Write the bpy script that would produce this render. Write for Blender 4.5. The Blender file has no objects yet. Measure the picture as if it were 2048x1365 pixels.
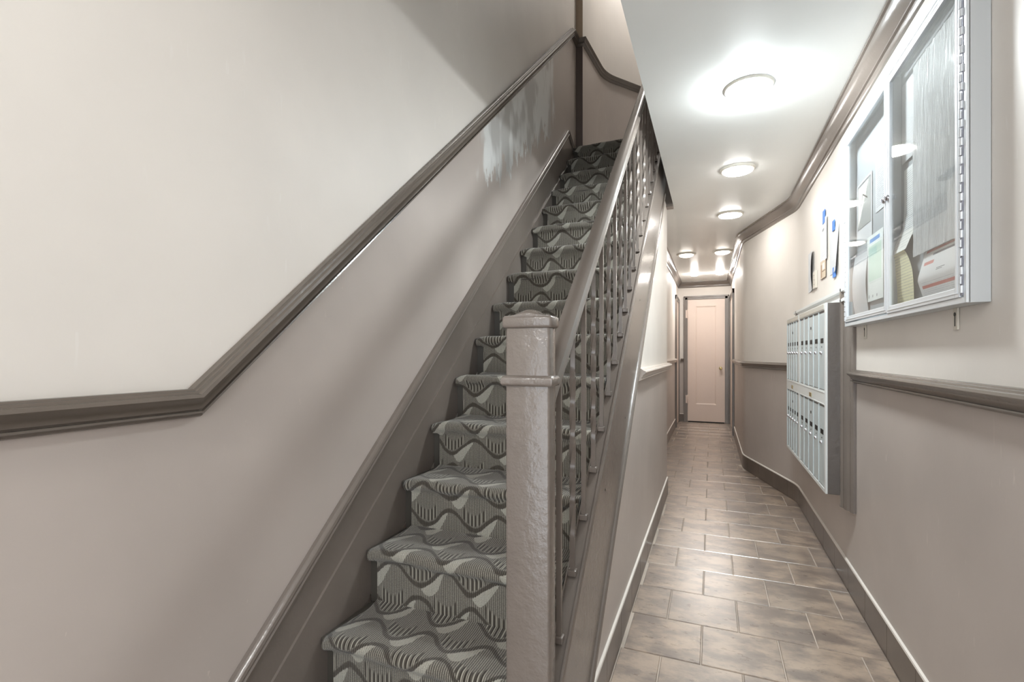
import bpy, bmesh, math, random
from mathutils import Vector, Matrix, noise
random.seed(7)
PI = math.pi
S = bpy.context.scene
COL = S.collection

# ------------------------------------------------------------------ camera, world, exposure
F_PX = 983.0
YAW = math.atan(399 / 983.0)                      # camera turned left of the corridor axis
cam_d = bpy.data.cameras.new('camera')
cam = bpy.data.objects.new('camera', cam_d)
COL.objects.link(cam)
cam.location = (0, 0, 1.2)
cam.rotation_euler = (PI / 2, 0, YAW)
cam_d.sensor_fit = 'HORIZONTAL'
cam_d.sensor_width = 36.0
cam_d.lens = 36.0 * F_PX / 2048
cam_d.shift_y = (708 - 682.5) / 2048
cam_d.clip_start = 0.02
S.camera = cam

world = bpy.data.worlds.new('world')
S.world = world
world.use_nodes = True
world.node_tree.nodes['Background'].inputs[0].default_value = (0.8, 0.85, 0.9, 1)
world.node_tree.nodes['Background'].inputs[1].default_value = 4.5

S.view_settings.view_transform = 'Standard'
S.view_settings.look = 'None'
S.view_settings.gamma = 1
S.view_settings.use_curve_mapping = False
S.view_settings.exposure = 0.0

LAMP_ON = 325.0        # corridor lamp
LAMP_ENTRY = 114.0     # lamp over the entry, behind the camera
LAMP_FAR = 230.0
LAMP_UP = 72.0
LAMP_MID = 66.0         # glow added to the two unlit mid-corridor lamps to brighten the bend
LAMP_SMALL = 14.0      # the two small lamps before the end door

# ------------------------------------------------------------------ dimensions
XW = -1.10            # stair wall
XR = 0.648            # right wall
XJ = 0.31             # right wall beyond the jog
XL = -0.55            # left wall beyond the stair
XS = -0.345           # outer face of the stair
YE = 9.2              # end wall
YSW = 4.42            # end of the wall under the stair
ZC = 2.46             # ceiling
ZL = 2.944            # landing
XO = -0.30            # edge of the stairwell opening
Y0 = 0.9              # near edge of the opening
YH = 4.33             # header
ZT = 5.3              # upper ceiling
YB = -1.5             # wall behind the camera
RISE, RUN = 0.184, 0.2057
SL = 0.885
def ny(k): return 1.135 + RUN * (k - 2)
def nz(k): return RISE * k

# ------------------------------------------------------------------ node helpers
def new_mat(name):
    m = bpy.data.materials.new(name)
    m.use_nodes = True
    nt = m.node_tree
    b = nt.nodes['Principled BSDF']
    return m, nt, b

class G:
    """tiny expression helper for shader math"""
    def __init__(s, nt): s.nt = nt
    def m(s, op, a, b=None, c=None):
        n = s.nt.nodes.new('ShaderNodeMath'); n.operation = op
        for i, v in enumerate((a, b, c)):
            if v is None: continue
            if isinstance(v, (int, float)): n.inputs[i].default_value = v
            else: s.nt.links.new(v, n.inputs[i])
        return n.outputs[0]
    def step(s, v, lo, hi):
        n = s.nt.nodes.new('ShaderNodeMapRange'); n.interpolation_type = 'SMOOTHSTEP'
        s.nt.links.new(v, n.inputs[0]); n.inputs[1].default_value = lo; n.inputs[2].default_value = hi
        return n.outputs[0]
    def mix(s, f, a, b):
        n = s.nt.nodes.new('ShaderNodeMix'); n.data_type = 'RGBA'
        if isinstance(f, (int, float)): n.inputs[0].default_value = f
        else: s.nt.links.new(f, n.inputs[0])
        for i, v in ((6, a), (7, b)):
            if isinstance(v, tuple): n.inputs[i].default_value = (*v, 1)
            else: s.nt.links.new(v, n.inputs[i])
        return n.outputs[2]
    def noise(s, vec, scale, detail=3, rough=0.5):
        n = s.nt.nodes.new('ShaderNodeTexNoise'); n.inputs['Scale'].default_value = scale
        n.inputs['Detail'].default_value = detail; n.inputs['Roughness'].default_value = rough
        if vec is not None: s.nt.links.new(vec, n.inputs['Vector'])
        return n.outputs[0]
    def scale(s, vec, sc, off=(0, 0, 0)):
        n = s.nt.nodes.new('ShaderNodeMapping')
        n.inputs['Scale'].default_value = sc; n.inputs['Location'].default_value = off
        s.nt.links.new(vec, n.inputs['Vector']); return n.outputs[0]
    def pos(s):
        n = s.nt.nodes.new('ShaderNodeNewGeometry'); return n.outputs['Position']
    def obj(s):
        n = s.nt.nodes.new('ShaderNodeTexCoord'); return n.outputs['Object']
    def uv(s):
        n = s.nt.nodes.new('ShaderNodeTexCoord'); return n.outputs['UV']
    def sep(s, v):
        n = s.nt.nodes.new('ShaderNodeSeparateXYZ'); s.nt.links.new(v, n.inputs[0]); return n.outputs
    def bump(s, bsdf, h, strength, dist):
        n = s.nt.nodes.new('ShaderNodeBump'); n.inputs['Strength'].default_value = strength
        n.inputs['Distance'].default_value = dist
        s.nt.links.new(h, n.inputs['Height']); s.nt.links.new(n.outputs[0], bsdf.inputs['Normal'])

def srgb(r, g, b):
    f = lambda c: (c / 255 / 12.92) if c / 255 <= 0.04045 else ((c / 255 + 0.055) / 1.055) ** 2.4
    return (f(r), f(g), f(b))

def paint(name, col, rough=0.4, spec=0.5, var=0.06, bump=0.1, bscale=60, dist=0.002, scuff=0, metal=0, coat=0):
    m, nt, b = new_mat(name); g = G(nt); p = g.pos()
    n = g.noise(p, 2.2, 4)
    c2 = tuple(c * (1 - var * 2.2) for c in col); c1 = tuple(min(1, c * (1 + var)) for c in col)
    c = g.mix(g.step(n, 0.3, 0.7), c2, c1)
    if scuff:
        mp = nt.nodes.new('ShaderNodeMapping'); mp.inputs['Rotation'].default_value = (0.45, 0, 0); mp.inputs['Scale'].default_value = (1, 26, 3.2)
        nt.links.new(p, mp.inputs['Vector'])
        st = g.noise(mp.outputs[0], 3.0, 2, 0.5)
        cl = g.step(g.noise(g.scale(p, (1, 1, 1), (2, 5, 1)), 3.2, 2), 0.52, 0.62)
        c = g.mix(g.m('MULTIPLY', g.m('MULTIPLY', g.step(st, 0.655, 0.70), cl), scuff), c, tuple(min(1, k * 1.45 + .04) for k in col))
        st2 = g.noise(g.scale(p, (3, 3, 5), (3, 1, 7)), 9, 6, 0.7)
        c = g.mix(g.m('MULTIPLY', g.step(st2, 0.69, 0.73), scuff), c, tuple(k * 0.72 for k in col))
    nt.links.new(c, b.inputs['Base Color'])
    b.inputs['Roughness'].default_value = rough; b.inputs['Specular IOR Level'].default_value = spec
    b.inputs['Metallic'].default_value = metal
    if coat: b.inputs['Coat Weight'].default_value = coat; b.inputs['Coat Roughness'].default_value = 0.12
    if bump:
        h = g.noise(p, bscale, 4, 0.6); g.bump(b, h, bump, dist)
    return m

C_UP = srgb(229, 223, 216)
C_LO = srgb(188, 178, 171)
C_TR = srgb(121, 112, 105)
M = {}
M['up'] = paint('beige_wall_paint', C_UP, 0.5, 0.35, 0.02, 0.10, 70, 0.002, 0.10)
M['low'] = paint('taupe_wall_paint', C_LO, 0.34, 0.5, 0.03, 0.10, 60, 0.002, 0.35)
M['shade_low'] = paint('shaded_taupe_corner', srgb(108, 97, 92), 0.4, 0.4, 0.03, 0.1)  # narrow landing strip: its shade is painted in as darker taupe and beige
M['shade_up'] = paint('shaded_beige_corner', srgb(178, 160, 140), 0.4, 0.4, 0.03, 0.1)
M['ceil'] = paint('ceiling_paint', srgb(238, 240, 238), 0.28, 0.45, 0.01, 0.05, 20, 0.003)
M['trim'] = paint('glossy_grey_brown_paint', C_TR, 0.23, 0.7, 0.05, 0.22, 45, 0.0035)
M['rail'] = paint('shaded_trim_paint', srgb(104, 95, 87), 0.24, 0.6, 0.05, 0.22, 45, 0.003)  # same paint as the trim, darkened to carry the shade of the cove
M['newel'] = paint('lumpy_grey_brown_paint', C_TR, 0.22, 0.65, 0.05, 0.55, 38, 0.006)
M['trimlight'] = paint('light_trim_paint', srgb(214, 204, 195), 0.3, 0.5, 0.03, 0.1)
M['step'] = paint('dark_step_paint', srgb(72, 68, 62), 0.35, 0.5, 0.1, 0.3)
M['door'] = paint('pinkish_door_paint', srgb(224, 208, 197), 0.36, 0.5, 0.01, 0.06)
M['alu'] = paint('silver_aluminium', srgb(222, 226, 230), 0.34, 0.5, 0.01, 0.0, metal=0.35)
M['alu_side'] = paint('satin_aluminium', srgb(205, 209, 211), 0.42, 0.5, 0.01, 0.0, metal=0.3)
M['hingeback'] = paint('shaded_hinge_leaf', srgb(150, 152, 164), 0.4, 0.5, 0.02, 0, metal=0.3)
M['steel'] = paint('polished_steel', srgb(190, 190, 195), 0.2, 0.5, 0.02, 0, metal=0.95)
M['brass'] = paint('aged_brass', srgb(205, 190, 140), 0.25, 0.5, 0.05, 0, metal=0.9)
M['boxframe'] = paint('pale_mailbox_frame', srgb(226, 229, 228), 0.4, 0.5, 0.03, 0.1)
M['boxdoor'] = paint('grey_mailbox_door', srgb(196, 205, 207), 0.36, 0.5, 0.02, 0.05)
M['boxside'] = paint('dark_box_paint', srgb(98, 91, 86), 0.3, 0.5, 0.05, 0.4, 40, 0.005)
M['header'] = paint('grey_label_strip', srgb(196, 193, 184), 0.4, 0.5, 0.05, 0.05)
M['black'] = paint('black_slot', (0.012, 0.012, 0.012), 0.5, 0.3, 0, 0)
M['grout'] = paint('pale_grout', srgb(196, 184, 172), 0.8, 0.2, 0.08, 0.2)
M['caulk'] = paint('white_caulk', srgb(232, 226, 218), 0.5, 0.4, 0.02, 0.1)
M['plate'] = paint('plastic_bracket', srgb(214, 208, 196), 0.4, 0.4, 0.03, 0)
M['panel'] = paint('grey_back_panel', srgb(172, 177, 181), 0.6, 0.3, 0.02, 0.1, 300)
M['ring'] = paint('lamp_ring_enamel', srgb(225, 222, 212), 0.35, 0.4, 0.01, 0)
M['lens'] = paint('unlit_lamp_glass', srgb(226, 222, 212), 0.3, 0.5, 0.01, 0)
M['tape'] = paint('blue_tape', srgb(82, 132, 205), 0.6, 0.3, 0.05, 0)
M['yellowback'] = paint('plain_paper', srgb(240, 238, 230), 0.7, 0.2, 0.01, 0)

def stair_wall_mat():
    m, nt, b = new_mat('patched_taupe_paint'); g = G(nt); p = g.pos(); x, y, z = g.sep(p)
    n = g.noise(p, 1.8, 4)
    c = g.mix(g.step(n, 0.3, 0.7), tuple(k * 0.93 for k in C_LO), tuple(k * 1.03 for k in C_LO))
    sc = g.noise(g.scale(p, (1, 6, 2.4)), 8, 6, 0.7)
    c = g.mix(g.m('MULTIPLY', g.step(sc, 0.68, 0.72), 0.3), c, tuple(k * 1.5 for k in C_LO))
    # scraped pale patch under the rail near the top of the flight
    w = g.m('SUBTRACT', z, g.m('MULTIPLY', y, SL))
    rag = g.noise(g.scale(p, (1, 9, 2.2)), 2.0, 5, 0.6)
    blk = g.noise(g.scale(p, (1, 3, 1.2), (0, 4, 2)), 3.0, 2)
    low = g.m('ADD', 0.03, g.m('MULTIPLY', g.m('SUBTRACT', rag, 0.5), -0.85))
    wt = g.m('MULTIPLY', g.m('SUBTRACT', y, 2.25), 0.24)          # patch deepens up the stair
    low = g.m('SUBTRACT', low, wt)
    a = g.step(g.m('SUBTRACT', w, low), 0.0, 0.02)
    a = g.m('MULTIPLY', a, g.step(g.m('ADD', y, g.m('MULTIPLY', blk, 0.3)), 2.42, 2.52))
    a = g.m('MULTIPLY', a, g.m('SUBTRACT', 1.0, g.step(g.m('ADD', y, g.m('MULTIPLY', rag, 0.7)), 3.75, 3.95)))
    tone = g.mix(g.step(blk, 0.42, 0.58), srgb(186, 186, 184), srgb(226, 228, 227))
    c = g.mix(g.m('MULTIPLY', a, 0.9), c, tone)
    nt.links.new(c, b.inputs['Base Color'])
    b.inputs['Roughness'].default_value = 0.34
    h = g.m('ADD', g.noise(p, 60, 4, 0.6), g.m('MULTIPLY', sc, 0.6))
    g.bump(b, h, 0.12, 0.002)
    return m
M['stairlow'] = stair_wall_mat()

def tile_mat(name, tint=1.0):
    m, nt, b = new_mat(name); g = G(nt)
    oi = nt.nodes.new('ShaderNodeObjectInfo')
    p = g.pos()
    va = nt.nodes.new('ShaderNodeVectorMath'); va.operation = 'SCALE'
    cv = nt.nodes.new('ShaderNodeCombineXYZ')
    for i in range(3): nt.links.new(oi.outputs['Random'], cv.inputs[i])
    nt.links.new(cv.outputs[0], va.inputs[0]); va.inputs['Scale'].default_value = 37.0
    ad = nt.nodes.new('ShaderNodeVectorMath'); ad.operation = 'ADD'
    nt.links.new(p, ad.inputs[0]); nt.links.new(va.outputs[0], ad.inputs[1]); q = ad.outputs[0]
    n1 = g.noise(g.scale(q, (1, 1.7, 1)), 5.5, 7, 0.62); n2 = g.noise(g.scale(q, (1, 2.2, 1), (5, 2, 1)), 13, 8, 0.7)
    k = lambda r, gg, bb: tuple(tint * t for t in srgb(r, gg, bb))
    c = g.mix(g.step(n1, 0.38, 0.62), k(126, 112, 102), k(182, 162, 143))
    c = g.mix(g.m('MULTIPLY', g.step(n2, 0.52, 0.72), 0.65), c, k(92, 80, 73))
    c = g.mix(g.m('MULTIPLY', g.step(n2, 0.30, 0.42), 0.0), c, k(150, 144, 138))
    c = g.mix(g.m('MULTIPLY', g.m('SUBTRACT', oi.outputs['Random'], 0.35), 0.35), c, k(140, 130, 122))
    nt.links.new(c, b.inputs['Base Color'])
    r = g.m('ADD', 0.22, g.m('MULTIPLY', n2, 0.14)); b.inputs['Coat Weight'].default_value = 1.0; b.inputs['Coat Roughness'].default_value = 0.30; b.inputs['Coat IOR'].default_value = 1.85; nt.links.new(r, b.inputs['Roughness'])
    b.inputs['Specular IOR Level'].default_value = 0.85
    g.bump(b, g.m('ADD', n1, g.m('MULTIPLY', n2, 0.4)), 0.12, 0.006)
    return m
M['tile'] = tile_mat('brown_slate_tile')
M['btile'] = paint('dark_slate_tile', srgb(104, 92, 84), 0.3, 0.5, 0.14, 0.1, 25, 0.002)

def carpet_mat():
    m, nt, b = new_mat('ribbed_patterned_carpet'); g = G(nt)
    u, v, _ = g.sep(g.uv())
    P = 0.196
    nz_ = g.noise(g.uv(), 6, 2)
    ph = g.m('ADD', g.m('MULTIPLY', u, 2 * PI / P), g.m('MULTIPLY', nz_, 1.6))
    vv = g.m('ADD', v, g.m('MULTIPLY', g.m('SUBTRACT', g.noise(g.scale(g.uv(), (1, 1, 1), (3, 1, 0)), 8, 2), 0.5), 0.03))
    sn = g.m('MULTIPLY', g.m('SINE', ph), 0.032)
    def band(off, sign):
        return g.m('WRAP', g.m('ADD', g.m('ADD', vv, off), g.m('MULTIPLY', sn, sign)), 0.105, -0.105)
    edge = g.m('MULTIPLY', g.m('SUBTRACT', g.noise(g.scale(g.uv(), (330, 150, 1)), 1.0, 2, 0.6), 0.5), 0.012)
    vv = g.m('ADD', vv, edge)
    d1, d2 = band(0.0, 1), band(0.105, -1)
    cosn = g.m('COSINE', ph); sinn = g.m('SINE', ph)
    inv = lambda t: g.m('SUBTRACT', 1.0, t)
    def dark(d): return inv(g.step(g.m('ABSOLUTE', d), 0.006, 0.011))
    def leaf(d, sgn):
        t = g.m('MULTIPLY', g.m('MAXIMUM', g.m('SUBTRACT', g.m('MULTIPLY', cosn, sgn), 0.15), 0.0), 0.056)
        e = g.m('MULTIPLY', d, -1.0)
        return g.m('MULTIPLY', g.step(e, 0.008, 0.010), inv(g.step(g.m('SUBTRACT', e, t), 0.006, 0.009)))
    def hatch(d, sgn):
        z = g.m('MULTIPLY', g.step(d, 0.012, 0.016), inv(g.step(d, 0.050, 0.062)))
        return g.m('MULTIPLY', z, g.step(g.m('MULTIPLY', sinn, sgn), 0.0, 0.25))
    hz = g.m('MAXIMUM', hatch(d1, 1), hatch(d2, -1))
    hs = g.step(g.m('SINE', g.m('MULTIPLY', u, 2 * PI / 0.0150)), -0.2, 0.2)
    fib = g.noise(g.scale(g.uv(), (600, 300, 1)), 1.0, 2, 0.7)
    c = g.mix(g.step(fib, 0.3, 0.75), srgb(112, 107, 98), srgb(168, 163, 151))
    c = g.mix(hz, c, g.mix(hs, srgb(78, 72, 64), srgb(170, 165, 152)))
    lf = g.m('MAXIMUM', leaf(d1, -1), leaf(d2, 1))
    dk = g.m('MAXIMUM', dark(d1), dark(d2))
    c = g.mix(g.m('MULTIPLY', dk, 0.85), c, srgb(74, 67, 59))
    rib = g.m('ADD', 0.5, g.m('MULTIPLY', g.m('SINE', g.m('MULTIPLY', u, 2 * PI / 0.0066)), 0.5))
    c = g.mix(g.m('MULTIPLY', inv(g.step(rib, 0.15, 0.6)), 0.78), c, srgb(42, 38, 33))
    c = g.mix(g.m('MULTIPLY', lf, 0.9), c, g.mix(g.step(fib, 0.3, 0.7), srgb(148, 145, 135), srgb(186, 183, 170)))
    nt.links.new(c, b.inputs['Base Color'])
    b.inputs['Roughness'].default_value = 0.95; b.inputs['Specular IOR Level'].default_value = 0.1
    b.inputs['Sheen Weight'].default_value = 0.25
    h = g.m('ADD', rib, g.m('MULTIPLY', fib, 0.5)); g.bump(b, h, 0.5, 0.004)
    return m
M['carpet'] = carpet_mat()

def emit_mat(name, col, strength):
    m, nt, b = new_mat(name)
    b.inputs['Base Color'].default_value = (0.9, 0.9, 0.9, 1)
    b.inputs['Emission Color'].default_value = (*col, 1)
    b.inputs['Emission Strength'].default_value = strength
    return m
M['lit'] = emit_mat('lit_lamp_glass', (0.91, 0.98, 1.0), LAMP_ON)
M['lit_entry'] = emit_mat('lit_entry_lamp_glass', (1.0, 0.985, 0.96), LAMP_ENTRY)
M['lit_far'] = emit_mat('lit_far_lamp_glass', (1.0, 0.97, 0.93), LAMP_FAR)
M['lit_mid'] = emit_mat('mid_lamp_glass', (1.0, 0.97, 0.93), LAMP_MID)
M['lit_small'] = emit_mat('lit_small_lamp_glass', (1.0, 0.93, 0.84), LAMP_SMALL)
M['lit_up'] = emit_mat('lit_upper_lamp_glass', (1.0, 0.95, 0.9), LAMP_UP)

def glass_mat(name, gloss_rough, haze=0.0, bumpy=0.0, base=0.045):
    m, nt, b = new_mat(name); g = G(nt)
    nt.nodes.remove(b)
    out = nt.nodes['Material Output']
    tr = nt.nodes.new('ShaderNodeBsdfTransparent'); tr.inputs[0].default_value = (0.97, 0.98, 0.98, 1)
    gl = nt.nodes.new('ShaderNodeBsdfGlossy'); gl.inputs['Roughness'].default_value = gloss_rough
    fr = nt.nodes.new('ShaderNodeLayerWeight'); fr.inputs[0].default_value = 0.5
    sch = g.m('ADD', base, g.m('MULTIPLY', g.m('POWER', fr.outputs['Facing'], 5.0), 0.9))
    mx = nt.nodes.new('ShaderNodeMixShader')
    nt.links.new(sch, mx.inputs[0]); nt.links.new(tr.outputs[0], mx.inputs[1]); nt.links.new(gl.outputs[0], mx.inputs[2])
    last = mx
    if haze:
        df = nt.nodes.new('ShaderNodeBsdfDiffuse'); df.inputs[0].default_value = (0.93, 0.95, 0.97, 1)
        q = g.scale(g.uv(), (34, 2.2, 1))
        wr = g.noise(q, 3.0, 6, 0.65)
        m2 = nt.nodes.new('ShaderNodeMixShader')
        nt.links.new(g.m('ADD', g.m('MULTIPLY', g.step(wr, 0.40, 0.62), 0.55), haze - .12), m2.inputs[0])
        nt.links.new(mx.outputs[0], m2.inputs[1]); nt.links.new(df.outputs[0], m2.inputs[2]); last = m2
        bp = nt.nodes.new('ShaderNodeBump'); bp.inputs['Strength'].default_value = bumpy; bp.inputs['Distance'].default_value = 0.01
        nt.links.new(wr, bp.inputs['Height'])
        for nd in (gl, df): nt.links.new(bp.outputs[0], nd.inputs['Normal'])
    nt.links.new(last.outputs[0], out.inputs[0])
    return m
M['glass'] = glass_mat('door_glass', 0.03)
M['film'] = glass_mat('crumpled_plastic', 0.34, 0.72, 1.0, 0.55)

def paper_mat(name, base, lines=None, bands=(), line_col=(0.25, 0.25, 0.28), strength=0.7):
    """flat print: rows of unreadable small print, and coloured bands (u0,u1,v0,v1,colour)"""
    m, nt, b = new_mat(name); g = G(nt); uv = g.uv(); u, v, _ = g.sep(uv)
    c = g.mix(0.0, base, base)
    if lines:
        n, u0, u1, v0, v1 = lines
        fr = g.m('FRACT', g.m('MULTIPLY', v, float(n)))
        ln = g.m('MULTIPLY', g.step(fr, 0.30, 0.36), g.m('SUBTRACT', 1.0, g.step(fr, 0.62, 0.68)))
        row = g.m('FLOOR', g.m('MULTIPLY', v, float(n)))
        cx = nt.nodes.new('ShaderNodeCombineXYZ')
        nt.links.new(g.m('MULTIPLY', u, 22.0), cx.inputs[0]); nt.links.new(g.m('MULTIPLY', row, 7.31), cx.inputs[1])
        wd = g.step(g.noise(cx.outputs[0], 1.0, 3, 0.7), 0.40, 0.46)
        box = g.m('MULTIPLY', g.m('MULTIPLY', g.step(u, u0, u0 + 0.01), g.m('SUBTRACT', 1.0, g.step(u, u1, u1 + 0.01))),
                  g.m('MULTIPLY', g.step(v, v0, v0 + 0.01), g.m('SUBTRACT', 1.0, g.step(v, v1, v1 + 0.01))))
        c = g.mix(g.m('MULTIPLY', g.m('MULTIPLY', ln, wd), g.m('MULTIPLY', box, strength)), c, line_col)
    for (u0, u1, v0, v1, colr) in bands:
        e = 0.004
        box = g.m('MULTIPLY', g.m('MULTIPLY', g.step(u, u0 - e, u0 + e), g.m('SUBTRACT', 1.0, g.step(u, u1 - e, u1 + e))),
                  g.m('MULTIPLY', g.step(v, v0 - e, v0 + e), g.m('SUBTRACT', 1.0, g.step(v, v1 - e, v1 + e))))
        c = g.mix(box, c, colr)
    nt.links.new(c, b.inputs['Base Color']); b.inputs['Roughness'].default_value = 0.6
    b.inputs['Specular IOR Level'].default_value = 0.25
    return m

# ------------------------------------------------------------------ mesh helpers
def world_loc(o):
    v = Vector((0, 0, 0))
    while o is not None:
        v += o.location; o = o.parent
    return v

class MB:
    def __init__(s): s.v = []; s.f = []; s.mi = []; s.uv = None
    def add(s, verts, faces, mi=0):
        b = len(s.v); s.v += [tuple(v) for v in verts]
        for f in faces: s.f.append(tuple(b + i for i in f)); s.mi.append(mi)
        return b
    def box(s, x0, x1, y0, y1, z0, z1, mi=0, bev=0.0):
        if bev <= 0:
            vs = [(x, y, z) for x in (x0, x1) for y in (y0, y1) for z in (z0, z1)]
            s.add(vs, [(0, 1, 3, 2), (4, 6, 7, 5), (0, 4, 5, 1), (2, 3, 7, 6), (0, 2, 6, 4), (1, 5, 7, 3)], mi); return s
        bm = bmesh.new(); bmesh.ops.create_cube(bm, size=1)
        for v in bm.verts:
            v.co = Vector(((x0 + x1) / 2 + v.co.x * (x1 - x0), (y0 + y1) / 2 + v.co.y * (y1 - y0), (z0 + z1) / 2 + v.co.z * (z1 - z0)))
        bmesh.ops.bevel(bm, geom=bm.edges[:], offset=bev, segments=2, affect='EDGES', profile=0.5)
        bm.verts.index_update()
        s.add([v.co[:] for v in bm.verts], [tuple(v.index for v in f.verts) for f in bm.faces], mi); bm.free(); return s
    def prism(s, poly, axis, a0, a1, mi=0):
        """extrude a 2-D polygon along an axis; poly in the remaining two axes in order"""
        def p3(p, a):
            if axis == 'x': return (a, p[0], p[1])
            if axis == 'y': return (p[0], a, p[1])
            return (p[0], p[1], a)
        n = len(poly)
        vs = [p3(p, a0) for p in poly] + [p3(p, a1) for p in poly]
        fs = [tuple(range(n - 1, -1, -1)), tuple(range(n, 2 * n))]
        fs += [(i, (i + 1) % n, n + (i + 1) % n, n + i) for i in range(n)]
        s.add(vs, fs, mi); return s
    def loft(s, rings, closed=True, caps=True, mi=0):
        n = len(rings[0]); vs = [p for r in rings for p in r]; fs = []
        for i in range(len(rings) - 1):
            for j in range(n if closed else n - 1):
                k = (j + 1) % n
                fs.append((i * n + j, i * n + k, (i + 1) * n + k, (i + 1) * n + j))
        if caps and closed:
            fs.append(tuple(range(n - 1, -1, -1))); fs.append(tuple((len(rings) - 1) * n + j for j in range(n)))
        s.add(vs, fs, mi); return s
    def lathe(s, prof, c, axis='z', seg=32, mi=0):
        rings = []
        for r, h in prof:
            ring = []
            for j in range(seg):
                a = 2 * PI * j / seg; p, q = r * math.cos(a), r * math.sin(a)
                if axis == 'z': ring.append((c[0] + p, c[1] + q, c[2] + h))
                elif axis == 'x': ring.append((c[0] + h, c[1] + p, c[2] + q))
                else: ring.append((c[0] + p, c[1] + h, c[2] + q))
            rings.append(ring)
        return s.loft(rings, True, True, mi)
    def build(s, name, mats, parent=None, smooth=False, angle=40, label=None):
        me = bpy.data.meshes.new(name)
        off = world_loc(parent) if parent else Vector((0, 0, 0))
        me.from_pydata([tuple(Vector(v) - off) for v in s.v], [], s.f)
        if not isinstance(mats, (list, tuple)): mats = [mats]
        for m in mats: me.materials.append(m)
        for p, i in zip(me.polygons, s.mi): p.material_index = i
        if s.uv:
            l = me.uv_layers.new(name='UVMap')
            for lp in me.loops: l.data[lp.index].uv = s.uv[lp.vertex_index]
        bm = bmesh.new(); bm.from_mesh(me)
        bmesh.ops.recalc_face_normals(bm, faces=bm.faces[:])
        bm.to_mesh(me); bm.free()
        if smooth:
            for p in me.polygons: p.use_smooth = True
            me.set_sharp_from_angle(angle=math.radians(angle))
        me.update()
        o = bpy.data.objects.new(name, me); COL.objects.link(o)
        if parent: o.parent = parent
        if label: o['label'] = label
        return o

def tag(o, label, cat, group=None):
    o['label'] = label; o['category'] = cat
    if group: o['group'] = group
    return o
def thing(name, loc, label, cat, group=None):
    o = bpy.data.objects.new(name, None); COL.objects.link(o); o.location = loc
    o.empty_display_size = 0.1
    return tag(o, label, cat, group)
def struct(o, label=None):
    o['kind'] = 'structure'
    if label: o['label'] = label
    return o
def struct_empty(name, loc, label=None):
    o = bpy.data.objects.new(name, None); COL.objects.link(o); o.location = loc
    return struct(o, label)

def offset_poly(path, d):
    """offset a 2-D open polyline to its left by d with mitred joints"""
    out = []; n = len(path)
    for i in range(n):
        ns = []
        if i > 0: ns.append((Vector(path[i]) - Vector(path[i - 1])).normalized())
        if i < n - 1: ns.append((Vector(path[i + 1]) - Vector(path[i])).normalized())
        nn = [Vector((-t.y, t.x)) for t in ns]
        if len(nn) == 1: o = nn[0] * d
        else:
            b = (nn[0] + nn[1]); b = b / b.length
            o = b * (d / max(0.25, b.dot(nn[0])))
        out.append((path[i][0] + o.x, path[i][1] + o.y))
    return out
def sweep_plan(mb, path, prof, z, mi=0):
    """moulding on a wall that follows a plan polyline; prof = (out, up), out to the LEFT of the path"""
    cols = [(offset_poly(path, o), z + h) for o, h in prof]
    rings = [[(c[i][0], c[i][1], h) for c, h in cols] for i in range(len(path))]
    return mb.loft(rings, True, True, mi)
def sweep_wall(mb, path, prof, x, sx=1, mi=0):
    """moulding on the plane x=const following a (y,z) polyline; prof = (out, up)"""
    cols = [(offset_poly(path, h), x + sx * o) for o, h in prof]
    rings = [[(xx, c[i][0], c[i][1]) for c, xx in cols] for i in range(len(path))]
    return mb.loft(rings, True, True, mi)

RAIL = [(0, .0), (.020, .0), (.022, -.004), (.028, -.005), (.030, -.010), (.040, -.012), (.043, -.019), (.040, -.024),
        (.030, -.032), (.025, -.041), (.0245, -.046), (.019, -.047), (.019, -.050), (.026, -.051), (.027, -.055), (.020, -.057),
        (.015, -.062), (.008, -.065), (0, -.065)]
CROWN = [(0, 0), (.068, 0), (.068, -.010), (.060, -.014), (.057, -.024), (.046, -.044), (.030, -.060), (.024, -.068), (.024, -.074),
         (.016, -.078), (.016, -.086), (.009, -.098), (0, -.100)]

# ------------------------------------------------------------------ plans
def arc(p0, c, p1, n=5):
    """quadratic rounding of a corner"""
    o = []
    for i in range(n + 1):
        t = i / n
        o.append(tuple((1 - t) ** 2 * a + 2 * t * (1 - t) * b + t * t * d for a, b, d in zip(p0, c, p1)))
    return o
J1, J2 = (XR, 4.55), (XJ, 5.70)
dj = Vector((J2[0] - J1[0], J2[1] - J1[1])).normalized()
def jpt(p, s): return (p[0] + dj.x * s, p[1] + dj.y * s)
RPLAN = [(XR, YB)] + arc((XR, J1[1] - .10), J1, jpt(J1, .10)) + arc(jpt(J2, -.10), J2, (XJ, J2[1] + .10)) + [(XJ, YE)]
# path left-of-travel is +x side turned to -x : walking +y, left is -x  -> mouldings come out of the right wall

# ------------------------------------------------------------------ STRUCTURE
fl = MB()
fl.box(XW - .1, XR + .3, YB - .1, YE + .1, -.15, -.004)
floor = struct(fl.build('floor', M['grout']))
floor['label'] = 'brown slate look tile floor with pale grout'

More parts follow.
